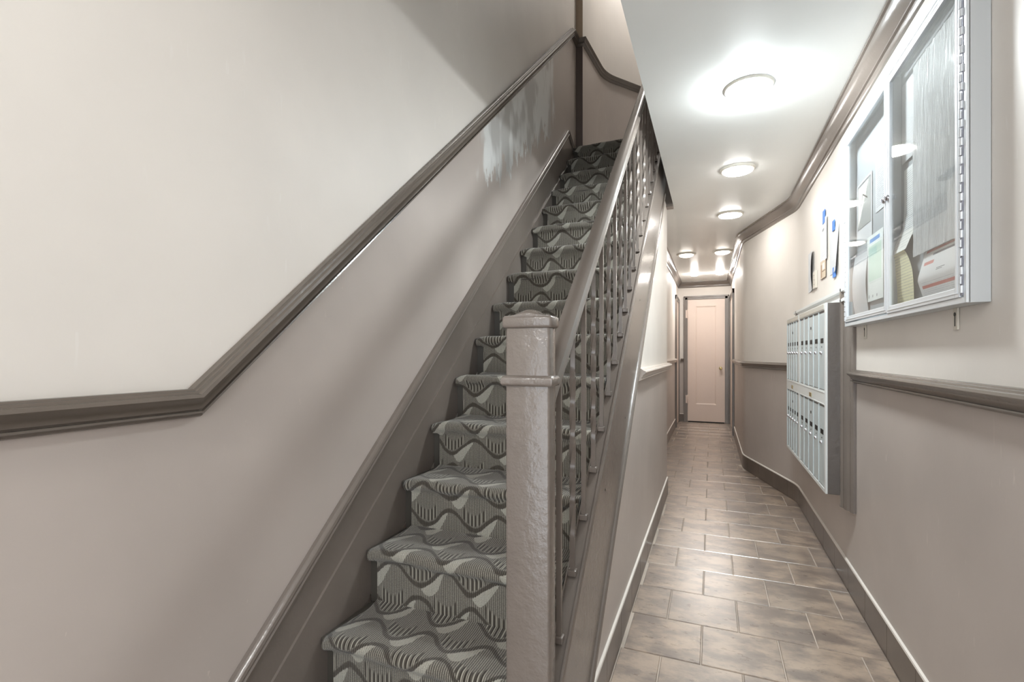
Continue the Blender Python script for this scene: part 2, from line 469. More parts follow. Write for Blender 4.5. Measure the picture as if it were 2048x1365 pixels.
# floor tiles, running bond
TP = 0.295; GR = 0.0045
def clip(poly, a, b, c):
    """keep a*x+b*y<=c"""
    out = []
    for i in range(len(poly)):
        p, q = poly[i], poly[(i + 1) % len(poly)]
        fp, fq = a * p[0] + b * p[1] - c, a * q[0] + b * q[1] - c
        if fp <= 0: out.append(p)
        if fp * fq < 0:
            t = fp / (fp - fq); out.append((p[0] + t * (q[0] - p[0]), p[1] + t * (q[1] - p[1])))
    return out
nd = Vector((-dj.y, dj.x)) * -1      # outward normal of the jog wall (towards +x)
if nd.x < 0: nd = -nd
tile_me = None
def inset(poly, d):
    cx = sum(p[0] for p in poly) / len(poly); cy = sum(p[1] for p in poly) / len(poly)
    out = []
    for p in poly:
        out.append((p[0] + (d if p[0] < cx else -d), p[1] + (d if p[1] < cy else -d)))
    return out
for r in range(-12, 24):
    y0 = 2.327 + TP * r; y1 = y0 + TP
    if y1 < YB or y0 > YE: continue
    off = -0.186 if r % 2 == 0 else -0.0385
    for k in range(-6, 7):
        x0 = off + TP * k; x1 = x0 + TP
        poly = [(x0 + GR / 2, y0 + GR / 2), (x1 - GR / 2, y0 + GR / 2), (x1 - GR / 2, y1 - GR / 2), (x0 + GR / 2, y1 - GR / 2)]
        yc = (y0 + y1) / 2
        xmin = XW if yc < 0.6 else (XS + .002 if yc < YSW + .1 else XL + .01)
        if yc >= YSW - .1 and yc < YSW + .12: xmin = XL + .01
        poly = clip(poly, -1, 0, -xmin); 
        if not poly: continue
        poly = clip(poly, 1, 0, XR - .01)
        if y1 > 4.5 and y0 < 5.7 and poly: poly = clip(poly, nd.x, nd.y, nd.x * J1[0] + nd.y * J1[1] - .01)
        if yc > 5.7 and poly: poly = clip(poly, 1, 0, XJ - .01)
        if poly: poly = clip(poly, 0, 1, YE)
        if poly: poly = clip(poly, 0, -1, -YB)
        if len(poly) < 3: continue
        xs = [p[0] for p in poly]; ys = [p[1] for p in poly]
        if max(xs) - min(xs) < .012 or max(ys) - min(ys) < .012: continue
        full = len(poly) == 4 and abs(max(xs) - min(xs) - (TP - GR)) < 1e-6 and abs(max(ys) - min(ys) - (TP - GR)) < 1e-6
        c = (min(xs), min(ys))
        if full and tile_me:
            o = bpy.data.objects.new('floor_tile', tile_me); COL.objects.link(o); o.parent = floor
            o.location = (c[0], c[1], random.uniform(-.0004, .0004)); continue
        lp = [(p[0] - c[0], p[1] - c[1]) for p in poly]; ip = inset(lp, .0025)
        n = len(lp); mb = MB()
        mb.loft([[(p[0], p[1], -.008) for p in lp], [(p[0], p[1], -.0022) for p in lp], [(p[0], p[1], 0) for p in ip]])
        o = mb.build('floor_tile', M['tile'], None); o.parent = floor; o.location = (c[0], c[1], 0)
        if full: tile_me = o.data

# left (stair) wall: two tones split by the sloping rail
RT = [(YB, 1.1205), (.756, 1.1205), (4.03, 3.949), (4.2, 3.949)]        # top line of the rail
w = MB()
low = [(YB, 0), (4.2, 0), (4.2, 3.92), (4.03, 3.92), (.756, 1.09), (YB, 1.09)]
# split into convex pieces
for a, b in (((YB, 1.09), (.756, 1.09)), ((.756, 1.09), (4.03, 3.92)), ((4.03, 3.92), (4.2, 3.92))):
    w.prism([(a[0], 0), (b[0], 0), b, a], 'x', XW - .1, XW, 0)
    w.prism([a, b, (b[0], ZT), (a[0], ZT)], 'x', XW - .1, XW, 1)
struct(w.build('wall_left', [M['stairlow'], M['up']]), 'stair wall, taupe below the sloping rail and beige above')

# right wall following the plan
w = MB()
def plan_wall(mb, path, z0, z1, th, mi, left_face=True):
    out = offset_poly(path, -th)
    for i in range(len(path) - 1):
        a, b, c, d = path[i], path[i + 1], out[i + 1], out[i]
        mb.prism([a, b, c, d], 'z', z0, z1, mi)
plan_wall(w, RPLAN, 0, 1.09, .12, 0); plan_wall(w, RPLAN, 1.09, ZC, .12, 1)
struct(w.build('wall_right', [M['low'], M['up']], smooth=True, angle=30), 'right corridor wall, taupe below the rail and beige above')

# end wall, far left wall, wall under the stair, wall behind the camera
w = MB(); w.box(XL - .2, XJ + .2, YE, YE + .1, 0, 1.09, 0); w.box(XL - .2, XJ + .2, YE, YE + .1, 1.09, ZC, 1)
struct(w.build('wall_back', [M['low'], M['up']]), 'end wall of the corridor around the closed door')
w = MB(); w.box(XL - .1, XL, YSW, YE, 0, 1.09, 0); w.box(XL - .1, XL, YSW, YE, 1.09, ZC, 1)
struct(w.build('wall_far_left', [M['low'], M['up']]), 'left corridor wall beyond the stair')
w = MB()
zc = lambda y, ww: SL * y + ww
ym = (1.09 + 1.13) / SL
w.prism([(1.29, 0), (YSW, 0), (YSW, 1.09), (ym, 1.09)], 'x', -.385, XS - .010, 0)
w.prism([(ym, 1.09), (YSW, 1.09), (YSW, ZC), ((ZC + 1.13) / SL, ZC)], 'x', -.385, XS - .010, 1)
w.box(XL - .1, -.385, YSW - .05, YSW, 0, ZC, 1)
struct(w.build('wall_stair', [M['low'], M['up']]), 'wall closing the space under the stair')
w = MB()      # behind the camera: unseen opening added to let soft fill light in
w.box(XW - .1, -.95, YB - .1, YB, 0, ZC, 0); w.box(.55, XR + .2, YB - .1, YB, 0, ZC, 0); w.box(-.95, .55, YB - .1, YB, 2.3, ZC, 0)
w.box(XW - .1, XR + .2, YB - .1, YB, ZC, ZT, 0)
struct(w.build('wall_front', [M['up']]))

# ceiling slab with stairwell opening
c = MB()
c.box(XO, XR + .2, YB, YE + .1, ZC, ZL - .01)
c.box(XW - .1, XO, YB, Y0, ZC, ZL - .01)
c.box(XL - .2, XO, YH + .09, YE + .1, ZC, ZL - .01)
c.box(XW - .3, XL - .2, YH + .02, 6.2, ZC + .1, ZL - .01)
struct(c.build('ceiling', M['ceil']), 'corridor ceiling beside the stairwell opening')
c = MB(); c.box(XW - .3, XR + .3, YB - .1, 6.4, ZT, ZT + .1)
struct(c.build('ceiling_upper', M['ceil']))
# landing walls
w = MB()
LP = [(XW, 4.2), (-1.04, 4.2)] + arc((-1.04, 4.24), (-1.0, 4.78), (-.90, 4.92), 5) + arc((-.86, 4.97), (-.68, 5.2), (-.5, 5.42), 2)[1:] + [(.15, 6.2), (XR + .2, 6.2)]
LP = LP[:2] + arc((-1.0, 4.66), (-.985, 4.80), (-.90, 4.91), 5) + [(-.68, 5.2), (.1, 6.2), (XR + .2, 6.2)]
LPm = list(reversed(LP))       # travel so that the room is on the left
plan_wall(w, LPm[:-1], ZL - .3, 3.92, .12, 0); plan_wall(w, LPm[:-1], 3.92, ZT, .12, 1)
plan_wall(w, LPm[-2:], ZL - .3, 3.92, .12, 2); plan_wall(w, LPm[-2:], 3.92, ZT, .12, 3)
struct(w.build('wall_landing', [M['low'], M['up'], M['shade_low'], M['shade_up']], smooth=True, angle=30), 'angled wall around the upper landing')
w = MB(); w.box(XR + .1, XR + .2, YB, 6.3, ZL, ZT)
struct(w.build('wall_upper_right', M['up']))
w = MB()
w.box(XW - .1, XO, ny(16) + .03, 6.2, ZL - .05, ZL - .012, 0)
struct(w.build('floor_landing', M['step']))

# header at the end of the opening
h = MB(); h.box(XW, XO + .0, YH, YH + .09, ZC - .022, ZL - .06, 0, .003)
struct(h.build('trim_10', M['trim']), 'grey beam closing the stairwell opening at the ceiling')

# chair rails
def rail(name, mb, mat, label): return struct(mb.build(name, mat, smooth=True, angle=35), label)
m = MB(); sweep_wall(m, RT, RAIL, XW, 1)
rail('trim_1', m, M['rail'], 'grey chair rail climbing the stair wall')
m = MB(); sweep_plan(m, [(XR, YB), (XR, 2.815)], RAIL, 1.123)
rail('trim_2', m, M['rail'], 'grey chair rail on the right wall below the notice board')
m = MB(); i0 = 1; sweep_plan(m, [(XR, 4.40)] + RPLAN[1:-1] + [(XJ, 7.85)], RAIL, 1.123)
rail('trim_3', m, M['trim'], 'grey chair rail around the bend in the right wall')
m = MB(); sweep_plan(m, [(XL + .0, YSW + .0), (XS - .010, YSW), (XS - .010, 2.60)], RAIL, 1.123)
rail('trim_4', m, M['trimlight'], 'pale chair rail on the wall under the stair')
m = MB(); sweep_plan(m, [(XL, 8.40), (XL, YSW + .05)], RAIL, 1.123)
rail('trim_5', m, M['trimlight'], 'pale chair rail on the far left wall')
m = MB(); sweep_plan(m, [(-.455, YE), (XL + .045, YE)], RAIL, 1.123); sweep_plan(m, [(XJ - .045, YE), (.278, YE)], RAIL, 1.123)
rail('trim_6', m, M['trim'], 'grey chair rail either side of the end door')
m = MB(); sweep_plan(m, LPm[1:], RAIL, 3.949)
rail('trim_7', m, M['trim'], 'grey chair rail around the upper landing')
# crown mouldings
m = MB(); sweep_plan(m, RPLAN[:-1] + [(XJ, YE), (XL, YE), (XL, YSW)], CROWN, ZC)
rail('trim_8', m, M['trim'], 'grey crown moulding along the right wall and around the corridor end')

# baseboards: separate tiles and a caulk line on top
def baseboard(name, path, h, label):
    root = struct_empty(name, (path[0][0], path[0][1], 0), label)
    L = [0]
    for a, b in zip(path, path[1:]): L.append(L[-1] + (Vector(b) - Vector(a)).length)
    def at(s):
        for i in range(len(path) - 1):
            if s <= L[i + 1] + 1e-9:
                t = (s - L[i]) / (L[i + 1] - L[i]); return tuple(p + t * (q - p) for p, q in zip(path[i], path[i + 1]))
        return path[-1]
    s = 0
    while s < L[-1] - .01:
        e = min(s + .296, L[-1])
        pts = [at(s + .0015)] + [path[i] for i in range(len(path)) if s + .003 < L[i] < e - .003] + [at(e - .0015)]
        t = MB(); sweep_plan(t, pts, [(0, 0), (.009, 0), (.009, h - .012), (.0075, h - .010), (0, h - .010)], 0)
        t.build('baseboard_tile', M['btile'], root)
        s = e
    t = MB(); sweep_plan(t, path, [(0, h - .0105), (.0095, h - .0105), (.008, h - .003), (0, h)], 0)
    t.build('caulk_line', M['caulk'], root)
baseboard('baseboard_right', RPLAN[:-1] + [(XJ, 7.84)], .145, 'dark tile baseboard along the right wall')
baseboard('baseboard_left', [(XS - .010, YSW), (XS - .010, 1.30)], .145, 'dark tile baseboard under the stair')
baseboard('baseboard_far_left', [(XL, 8.39), (XL, YSW + .01)], .145, 'dark tile baseboard on the far left wall')
baseboard('baseboard_back', [(-.458, YE), (XL + .01, YE)], .145, 'dark tile baseboard left of the end door')
baseboard('baseboard_back', [(XJ - .01, YE), (.279, YE)], .145, 'dark tile baseboard right of the end door')

# end door
DX0, DX1, DZ1 = -.392, .215, 2.15
def casing_profile(mb, x0, x1, y, z1, wd, d):
    """three sided casing on the end wall"""
    for (o, dd) in ((0, d), (wd * .62, d * 1.5)):
        mb.box(x0 - wd, x0 - o, y - dd, y, 0, z1 + wd if True else z1, 0, .003)
        mb.box(x1 + o, x1 + wd, y - dd, y, 0, z1 + wd, 0, .003)
        mb.box(x0 - wd, x1 + wd, y - dd, y, z1 + o, z1 + wd, 0, .003)
door = struct_empty('door_1', ((DX0 + DX1) / 2, YE, 0), 'closed pinkish door with one tall panel at the corridor end')
m = MB(); casing_profile(m, DX0, DX1, YE - .001, DZ1, .063, .016); m.build('door_casing', M['trim'], door)
m = MB(); yb, yf = YE - .004, YE - .016
px0, px1, pz0, pz1 = -.257, .074, .317, 2.03
m.box(DX0 + .003, px0, yf, yb, .02, DZ1 - .004); m.box(px1, DX1 - .003, yf, yb, .02, DZ1 - .004)
m.box(px0, px1, yf, yb, .02, pz0); m.box(px0, px1, yf, yb, pz1, DZ1 - .004)
m.build('door_leaf', M['door'], door)
m = MB()
m.loft([[(px0, yf, pz0), (px1, yf, pz0), (px1, yf, pz1), (px0, yf, pz1)],
        [(px0 + .02, yf + .011, pz0 + .02), (px1 - .02, yf + .011, pz0 + .02), (px1 - .02, yf + .011, pz1 - .02), (px0 + .02, yf + .011, pz1 - .02)]], True, False)
m.box(px0 + .02, px1 - .02, yf + .0105, yb - .0005, pz0 + .02, pz1 - .02)
m.build('door_panel', M['door'], door)
for z in (1.86, .36):
    m = MB(); m.lathe([(.0, -.075), (.006, -.078), (.011, -.07), (.011, .07), (.006, .078), (0, .084)], (DX0 + .004, YE - .022, z + .04), 'z', 12)
    m.box(DX0 - .03, DX0 + .03, YE - .020, YE - .0165, z - .03, z + .11)
    m.build('hinge', M['door'], door, smooth=True)
m = MB(); m.lathe([(.028, 0), (.028, -.004), (.012, -.008), (.010, -.03), (.024, -.036), (.029, -.05), (.024, -.064), (.0, -.068)], (.145, YE - .016, .95), 'y', 20)
m.build('door_knob', M['brass'], door, smooth=True, label='brass door knob')
m = MB(); m.box(.128, .162, YE - .019, YE - .016, .80, .92, 0, .001); m.build('keyhole_plate', M['door'], door)
m = MB(); m.box(DX0 + .01, DX1 - .01, YE - .014, YE - .006, .0, .018); m.build('door_gap', M['black'], door)

def side_door(name, x, sx, y0, y1, label):
    d = struct_empty(name, (x, (y0 + y1) / 2, 0), label)
    m = MB()
    def bx(a, b, yy0, yy1, z0, z1): m.box(min(x + sx * a, x + sx * b), max(x + sx * a, x + sx * b), yy0, yy1, z0, z1, 0, .002)
    bx(0, .022, y0, y0 + .07, 0, 2.16); bx(0, .022, y1 - .07, y1, 0, 2.16); bx(0, .022, y0, y1, 2.09, 2.16)
    bx(.02, .03, y0, y0 + .025, 0, 2.16); bx(.02, .03, y1 - .025, y1, 0, 2.16); bx(.02, .03, y0, y1, 2.135, 2.16)
    m.build('door_casing', M['trim'], d)
    m = MB(); a, b = x + sx * .001, x + sx * .012
    m.box(min(a, b), max(a, b), y0 + .07, y1 - .07, .015, 2.09); m.build('door_leaf', M['door'], d)
side_door('door_2', XL, 1, 8.40, 9.16, 'side door in the left wall beside the end door')
side_door('door_3', XJ, -1, 7.88, 9.16, 'side door in the right wall beside the end door')

# ------------------------------------------------------------------ STAIRCASE
stair = thing('staircase', (-.74, 1.0, 0), 'steep straight staircase with grey patterned carpet climbing along the left wall', 'staircase')
XA, XB = XW + .022, -.388            # wooden step ends
def step_carpet(k, parent):
    """carpet over one riser, nosing and tread, draped with soft folds"""
    y, z, z0 = ny(k), nz(k), nz(k - 1)
    yr = y + .030; t = .012
    pr = []
    if k == 1: z0 = 0.012
    for i in range(5): pr.append((yr - t, z0 - .002 + (z - .052 - z0) * i / 4, 0))          # riser
    pr.append((yr - t - .003, z - .046, .3))
    cy, cz, r = y + .018, z - .021, .021
    for i in range(9):
        a = PI * 1.18 - (PI * 1.18 - PI * .5) * i / 8 if False else math.radians(235 - (235 - 90) * i / 8)
        pr.append((cy + r * math.cos(a), cz + r * math.sin(a), 1))
    yn = ny(k + 1) + .030 - t if k < 16 else 4.175
    n = 6
    for i in range(1, n + 1):
        yy = cy + (yn - cy) * i / n
        pr.append((yy, z - .003 * math.sin(PI * i / n) + (.006 if i == n else 0), 1 - i / n))
    arc_l = [0]
    for a, b in zip(pr, pr[1:]): arc_l.append(arc_l[-1] + math.hypot(b[0] - a[0], b[1] - a[1]))
    NX = 36; mb = MB(); uv = []; base = (k * .3813)
    outer = []; inner = []
    for j in range(NX + 1):
        f = j / NX
        for i, (yy, zz, e) in enumerate(pr):
            xl = -1.040 - .026 * e + .006 * noise.noise((k * 3.1, e * 2, 0)); xr = -.402 + .008 * e
            x = xl + (xr - xl) * f
            amp = .0045 * e * min(1, 12 * (1 - abs(2 * f - 1)) + .3)
            dz = amp * noise.noise((x * 7, k * 5.7, yy * 6)) * 1.6
            dy = .003 * noise.noise((x * 9, k * 3.3, zz * 9)) * (1 if e > .2 else .5)
            if i == 0: dz = 0
            sag = -.010 * e * max(0, 1 - f / .10) ** 2            # nosing turned down at the wall edge
            outer.append((x, yy + dy, zz + dz + sag)); uv.append((x + 1.1, base + arc_l[i]))
    P = len(pr)
    for j in range(NX + 1):
        for i in range(P):
            x, yy, zz = outer[j * P + i]
            a = outer[j * P + max(0, i - 1)]; b = outer[j * P + min(P - 1, i + 1)]
            ty, tz = b[1] - a[1], b[2] - a[2]; l = math.hypot(ty, tz) or 1
            inner.append((x, yy + tz / l * .008, zz - ty / l * .008)); uv.append(uv[j * P + i])
    vs = outer + inner; N = len(outer); fs = []
    for j in range(NX):
        for i in range(P - 1):
            a = j * P + i
            fs.append((a, a + 1, a + P + 1, a + P)); fs.append((N + a, N + a + P, N + a + P + 1, N + a + 1))
    for i in range(P - 1):
        fs.append((i, N + i, N + i + 1, i + 1)); a = NX * P + i; fs.append((a, a + 1, N + a + 1, N + a))
    for j in range(NX):
        a = j * P; fs.append((a, a + P, N + a + P, N + a)); a = j * P + P - 1; fs.append((a, N + a, N + a + P, a + P))
    mb.add(vs, fs); mb.uv = uv
    return mb.build('carpet', M['carpet'], parent, smooth=True, angle=80)
for k in range(1, 17):
    y, z = ny(k), nz(k); z0 = max(0, nz(k - 1) - .012)
    m = MB()
    m.box(XA, XB, y + .035, y + .052, z0, z - .040)                              # riser
    m.box(XA, XB, y + .008, (ny(k + 1) + .036 if k < 16 else 4.185), z - .040, z - .013, 0, .004)       # tread
    stp = m.build('step', M['step'], stair)
    step_carpet(k, stp)
# outer stringer
m = MB()
ylo = 1.158
m.prism([(ylo, 0), (1.12 / SL, 0), (4.3, zc(4.3, -1.12)), (4.3, zc(4.3, -.662)), (ylo, zc(ylo, -.662))], 'x', -.386, XS)
stg = m.build('stringer', M['trim'], stair)
m = MB(); q = [(ylo, zc(ylo, -.662)), (4.3, zc(4.3, -.662))]
sweep_wall(m, q, [(0, -.006), (.004, .006), (.010, .006), (.013, -.004), (.013, -.006)], XS - .009, 1)
sweep_wall(m, q, [(0, -.006), (0, .012), (.004, .012), (.004, -.006)], -.3885, 1)
m.build('stringer_cap', M['trim'], stg, smooth=True, angle=35)
m = MB(); q = [((1.152 - .0) / SL + .002, .001), (4.17, zc(4.17, -1.152) + .001)]
q = [(1.31, zc(1.31, -1.152)), (4.07, zc(4.07, -1.152))]
sweep_wall(m, q, [(-.010, 0), (.004, .002), (.010, .008), (.010, .020), (.006, .028), (-.010, .030)], XS, 1)
m.build('moulding', M['trim'], stg, smooth=True, angle=35)
# wall skirt board with its cap
sk = lambda y: .394 + .8656 * (y - .855)
m = MB()
m.prism([(.41, .0), (.95, .0), (4.08, 2.80), (4.10, 2.935), (3.905, sk(3.905) - .02), (.41, sk(.41) - .02 if sk(.41) > .02 else .004)], 'x', XW + .001, XW + .013)
skb = m.build('skirt_board', M['trim'], stair)
m = MB()
jl = lambda y: .3435 + .831 * (y - .99)
m.prism([(.60, .0), (.95, .0), (4.08, 2.78), (4.09, 2.915), (.60, jl(.60))], 'x', XW + .001, XW + .021)
m.build('lower_board', M['trim'], skb)
m = MB(); q = [(.42, sk(.42)), (3.905, sk(3.905)), (4.10, 2.945)]
sweep_wall(m, q, [(0, 0), (.012, 0), (.016, -.004), (.024, -.006), (.026, -.014), (.020, -.019), (.020, -.024), (.024, -.028), (.022, -.036), (.013, -.042), (0, -.042)], XW + .001, 1)
m.build('skirt_cap', M['trim'], skb, smooth=True, angle=35)

# ------------------------------------------------------------------ RAILING
rl = thing('stair_railing', (-.40, 1.13, 0), 'glossy grey railing with square newel post and iron balusters on the stair', 'railing')
NX0, NX1, NY0, NY1 = -.464, -.352, 1.10, 1.152
m = MB(); m.box(NX0, NX1, NY0, NY1, 0, 1.266, 0, .006)
nw = m.build('newel_post', M['newel'], rl, smooth=True, angle=50)
m = MB(); m.box(NX0 - .007, NX1 + .007, NY0 - .007, NY1 + .007, 1.262, 1.290, 0, .006)
xc = (NX0 + NX1) / 2
rings = []
for i in range(13):
    yy = NY0 - .004 + (NY1 - NY0 + .008) * i / 12; ey = math.sin(PI * (i + .3) / 12.6) ** .5
    ring = [(NX0 - .003, yy, 1.288)]
    for j in range(17):
        s_ = -1 + 2 * j / 16
        hgt = .0025 + .017 * ey * (max(0, 1 - (abs(s_) / .72) ** 1.6))
        ring.append((xc + s_ * .056, yy, 1.289 + hgt))
    ring.append((NX1 + .003, yy, 1.288))
    rings.append(ring)
m.loft(rings)
m.build('cap', M['newel'], nw, smooth=True, angle=50)
m = MB()
ring = []
pb = [(0, -.013), (.006, -.012), (.009, -.006), (.009, .004), (.005, .011), (0, .013)]
pth = [(NX0, NY0), (NX1, NY0), (NX1, NY1), (NX0, NY1)]
rgs = []
for (o, hh) in pb: rgs.append([(NX0 - o, NY0 - o, 1.135 + hh), (NX1 + o, NY0 - o, 1.135 + hh), (NX1 + o, NY1 + o, 1.135 + hh), (NX0 - o, NY1 + o, 1.135 + hh)])
m.loft(rgs, True, False)
m.build('band', M['newel'], nw, smooth=True, angle=60)
# handrail
m = MB()
prof = [(-.405, .052), (-.409, .062), (-.409, .082), (-.404, .096), (-.395, .103), (-.380, .106), (-.366, .103), (-.358, .096), (-.355, .086),
        (-.357, .080), (-.3545, .074), (-.3545, .066), (-.358, .060), (-.356, .054), (-.358, .046), (-.366, .044), (-.398, .044)]
def railpt(y): return y
rings = [[(x, y, SL * y + ww) for x, ww in prof] for y in (1.152, 2.0, 3.0, 4.0)]
# at the landing the rail turns level
rings.append([(x, 4.08, SL * 4.04 + ww) for x, ww in prof]); rings.append([(x, 4.30, SL * 4.04 + ww) for x, ww in prof])
m.loft(rings)
m.build('handrail', M['trim'], rl, smooth=True, angle=30)
# balusters, plain and twisted in turn
def baluster(y, twisted):
    x = -.3715; zb, zt = SL * y - .658, SL * y + .052
    if y > 4.04: zt = SL * 4.04 + .052
    hs = .0068; n = 34 if twisted else 2; rings = []
    for i in range(n + 1):
        f = i / n
        a = 0
        if twisted: a = 2.6 * PI * min(1, max(0, (f - .16) / .68))
        rings.append([(x + hs * 1.41 * math.cos(a + PI / 4 + q * PI / 2), y + hs * 1.41 * math.sin(a + PI / 4 + q * PI / 2), zb + (zt - zb) * f) for q in range(4)])
    m = MB(); m.loft(rings)
    b = m.build('baluster', M['trim'], rl, smooth=twisted, angle=35)
    m = MB(); m.box(x - .0125, x + .0125, y - .0125, y + .0125, zb - .003, zb + .016, 0, .003)
    m.build('shoe', M['trim'], b)
y = 1.245; i = 0
while y < 4.22:
    baluster(y, i % 2 == 1); y += .1345; i += 1

# ------------------------------------------------------------------ CEILING LAMPS
def lamp(x, y, z, r, lens, label, drop=.04, group=None):
    t = thing('ceiling_lamp', (x, y, z), label, 'ceiling lamp', group)
    q0 = .90 if lens in (M['lit'], M['lit_entry'], M['lit_up'], M['lit_far']) else (.85 if lens is M['lit_mid'] else .72)
    m = MB(); m.lathe([(r * .70, 0), (r, 0), (r, -.004), (r * .97, -.010), (r * .90, -.014), (r * .70, -.014)], (x, y, z), 'z', 40)
    m.build('trim_ring', M['ring'], t, smooth=True, angle=35)
    m = MB(); m.lathe([(r * q0, -.0145), (r * q0 * .985, -.018), (r * q0 * .92, -.018 - drop * .35), (r * q0 * .68, -.018 - drop * .72), (r * q0 * .35, -.018 - drop * .95), (.002, -.018 - drop)], (x, y, z), 'z', 40)
    m.build('lamp_glass', lens, t, smooth=True, angle=60)
    return t
lamp(.162, 2.57, ZC, .108, M['lit'], 'round lit ceiling lamp, the brightest, nearest in the corridor', .028, 'ceiling lamps along the corridor')
lamp(.164, 3.68, ZC, .112, M['lit_mid'], 'small looking white round ceiling lamp just beyond the bright one', .012, 'ceiling lamps along the corridor')
lamp(.155, 4.84, ZC, .112, M['lit_mid'], 'cream round ceiling lamp in front of the wall bend', .012, 'ceiling lamps along the corridor')
lamp(-.295, 6.58, ZC, .118, M['lit_small'], 'left of the two small round lamps near the end door', .024, 'ceiling lamps along the corridor')
lamp(.125, 6.56, ZC, .118, M['lit_small'], 'right of the two small round lamps near the end door', .024, 'ceiling lamps along the corridor')
lamp(-.25, 8.25, ZC, .065, M['lit_far'], 'left bright downlight just before the end door', .02, 'bright downlights before the end door')
lamp(.12, 8.25, ZC, .065, M['lit_far'], 'right bright downlight just before the end door', .02, 'bright downlights before the end door')
lamp(-.58, -.55, ZC, .12, M['lit_entry'], 'lit round lamp over the entry, out of the picture', .045)
lamp(-.30, 4.85, ZT, .14, M['lit_up'], 'lit round lamp on the upstairs ceiling, out of the picture', .045)

# ------------------------------------------------------------------ NOTICE BOARD CABINET
BY0, BY1, BZ0, BZ1, BXF = 1.586, 2.812, 1.330, 2.232, .599
bd = thing('bulletin_board', (XR, (BY0 + BY1) / 2, BZ0), 'silver enclosed notice cabinet with two glass doors hung on the right wall', 'notice board')
m = MB()
xb = XR - .001
m.box(BXF + .004, xb, BY0, BY0 + .012, BZ0, BZ1, 0, .001); m.box(BXF + .004, xb, BY1 - .012, BY1, BZ0, BZ1, 0, .001)
m.box(BXF + .004, xb, BY0 + .012, BY1 - .012, BZ1 - .012, BZ1); m.box(BXF + .004, xb, BY0 + .012, BY1 - .012, BZ0, BZ0 + .012)
m.build('case', M['alu_side'], bd)
m = MB()
def frame(mb, y0, y1, z0, z1, wd, x0, x1, bev=.0015):
    mb.box(x0, x1, y0, y0 + wd, z0, z1, 0, bev); mb.box(x0, x1, y1 - wd, y1, z0, z1, 0, bev)
    mb.box(x0, x1, y0 + wd, y1 - wd, z1 - wd, z1, 0, bev); mb.box(x0, x1, y0 + wd, y1 - wd, z0, z0 + wd, 0, bev)
frame(m, BY0, BY1, BZ0, BZ1, .016, BXF - .001, BXF + .008)
m.build('front_frame', M['alu'], bd)
m = MB(); m.box(XR - .007, XR - .002, BY0 + .012, BY1 - .012, BZ0 + .012, BZ1 - .012); m.build('back_panel', M['panel'], bd)
m = MB(); m.box(BXF + .012, XR - .008, 2.190, 2.202, BZ0 + .02, BZ1 - .02); m.build('centre_rib', M['alu_side'], bd)
YM = 2.190
for (a, b, nm, dz) in ((BY0 + .030, YM - .002, 'near', -.004), (YM + .002, BY1 - .024, 'far', 0)):
    m = MB(); z0, z1 = BZ0 + .020 + dz, BZ1 - .020 + dz
    frame(m, a, b, z0, z1, .027, BXF - .004, BXF + .008, .002)
    frame(m, a + .010, b - .010, z0 + .010, z1 - .010, .004, BXF - .0055, BXF - .003, .0006)
    dr = m.build('door', M['alu'], bd)
    m = MB(); m.box(BXF + .001, BXF + .004, a + .026, b - .026, z0 + .026, z1 - .026); m.build('glass_pane', M['glass'], dr)
    ly = b - .016 if nm == 'near' else a + .016
    m = MB(); m.lathe([(.011, 0), (.011, -.004), (.008, -.009), (.006, -.010), (0, -.010)], (BXF - .003, ly, 1.768), 'x', 16)
    m.box(BXF - .016, BXF - .012, ly - .0015, ly + .0015, 1.762, 1.774)
    m.build('lock', M['steel'], dr, smooth=True)
# piano hinges
for yy in (BY0 + .023, BY1 - .020):
    hg = MB(); hg.box(BXF - .003, BXF + .002, yy - .007, yy + .007, BZ0 + .02, BZ1 - .02)
    hinge = hg.build('piano_hinge', M['hingeback'], bd)
    n = 36; zs = BZ0 + .024; st = (BZ1 - BZ0 - .048) / n; me = None
    for i in range(n):
        zz = zs + st * (i + .5)
        if me is None:
            m = MB(); m.lathe([(.002, -st * .40), (.0052, -st * .40), (.0052, st * .40), (.002, st * .40)], (0, 0, 0), 'z', 10)
            o = m.build('hinge_knuckle', M['alu'], None, smooth=True); me = o.data
        else:
            o = bpy.data.objects.new('hinge_knuckle', me); COL.objects.link(o)
        o.parent = hinge; o.location = Vector((BXF - .003 + (.0012 if i % 2 else 0), yy + (.0035 if i % 2 else -.0025), zz)) - world_loc(bd)
for (yy) in (1.770, 2.663):
    m = MB()
    m.box(XR - .006, XR - .001, yy - .014, yy + .014, BZ0 - .062, BZ0 + .0, 0, .001)
    bk = m.build('mounting_bracket', M['plate'], bd)
    m = MB(); m.lathe([(.006, 0), (.006, -.001), (0, -.001)], (XR - .0062, yy, BZ0 - .018), 'x', 12)
    m.box(XR - .0068, XR - .0058, yy - .0022, yy + .0022, BZ0 - .052, BZ0 - .018)
    m.build('keyhole_slot', M['black'], bk)

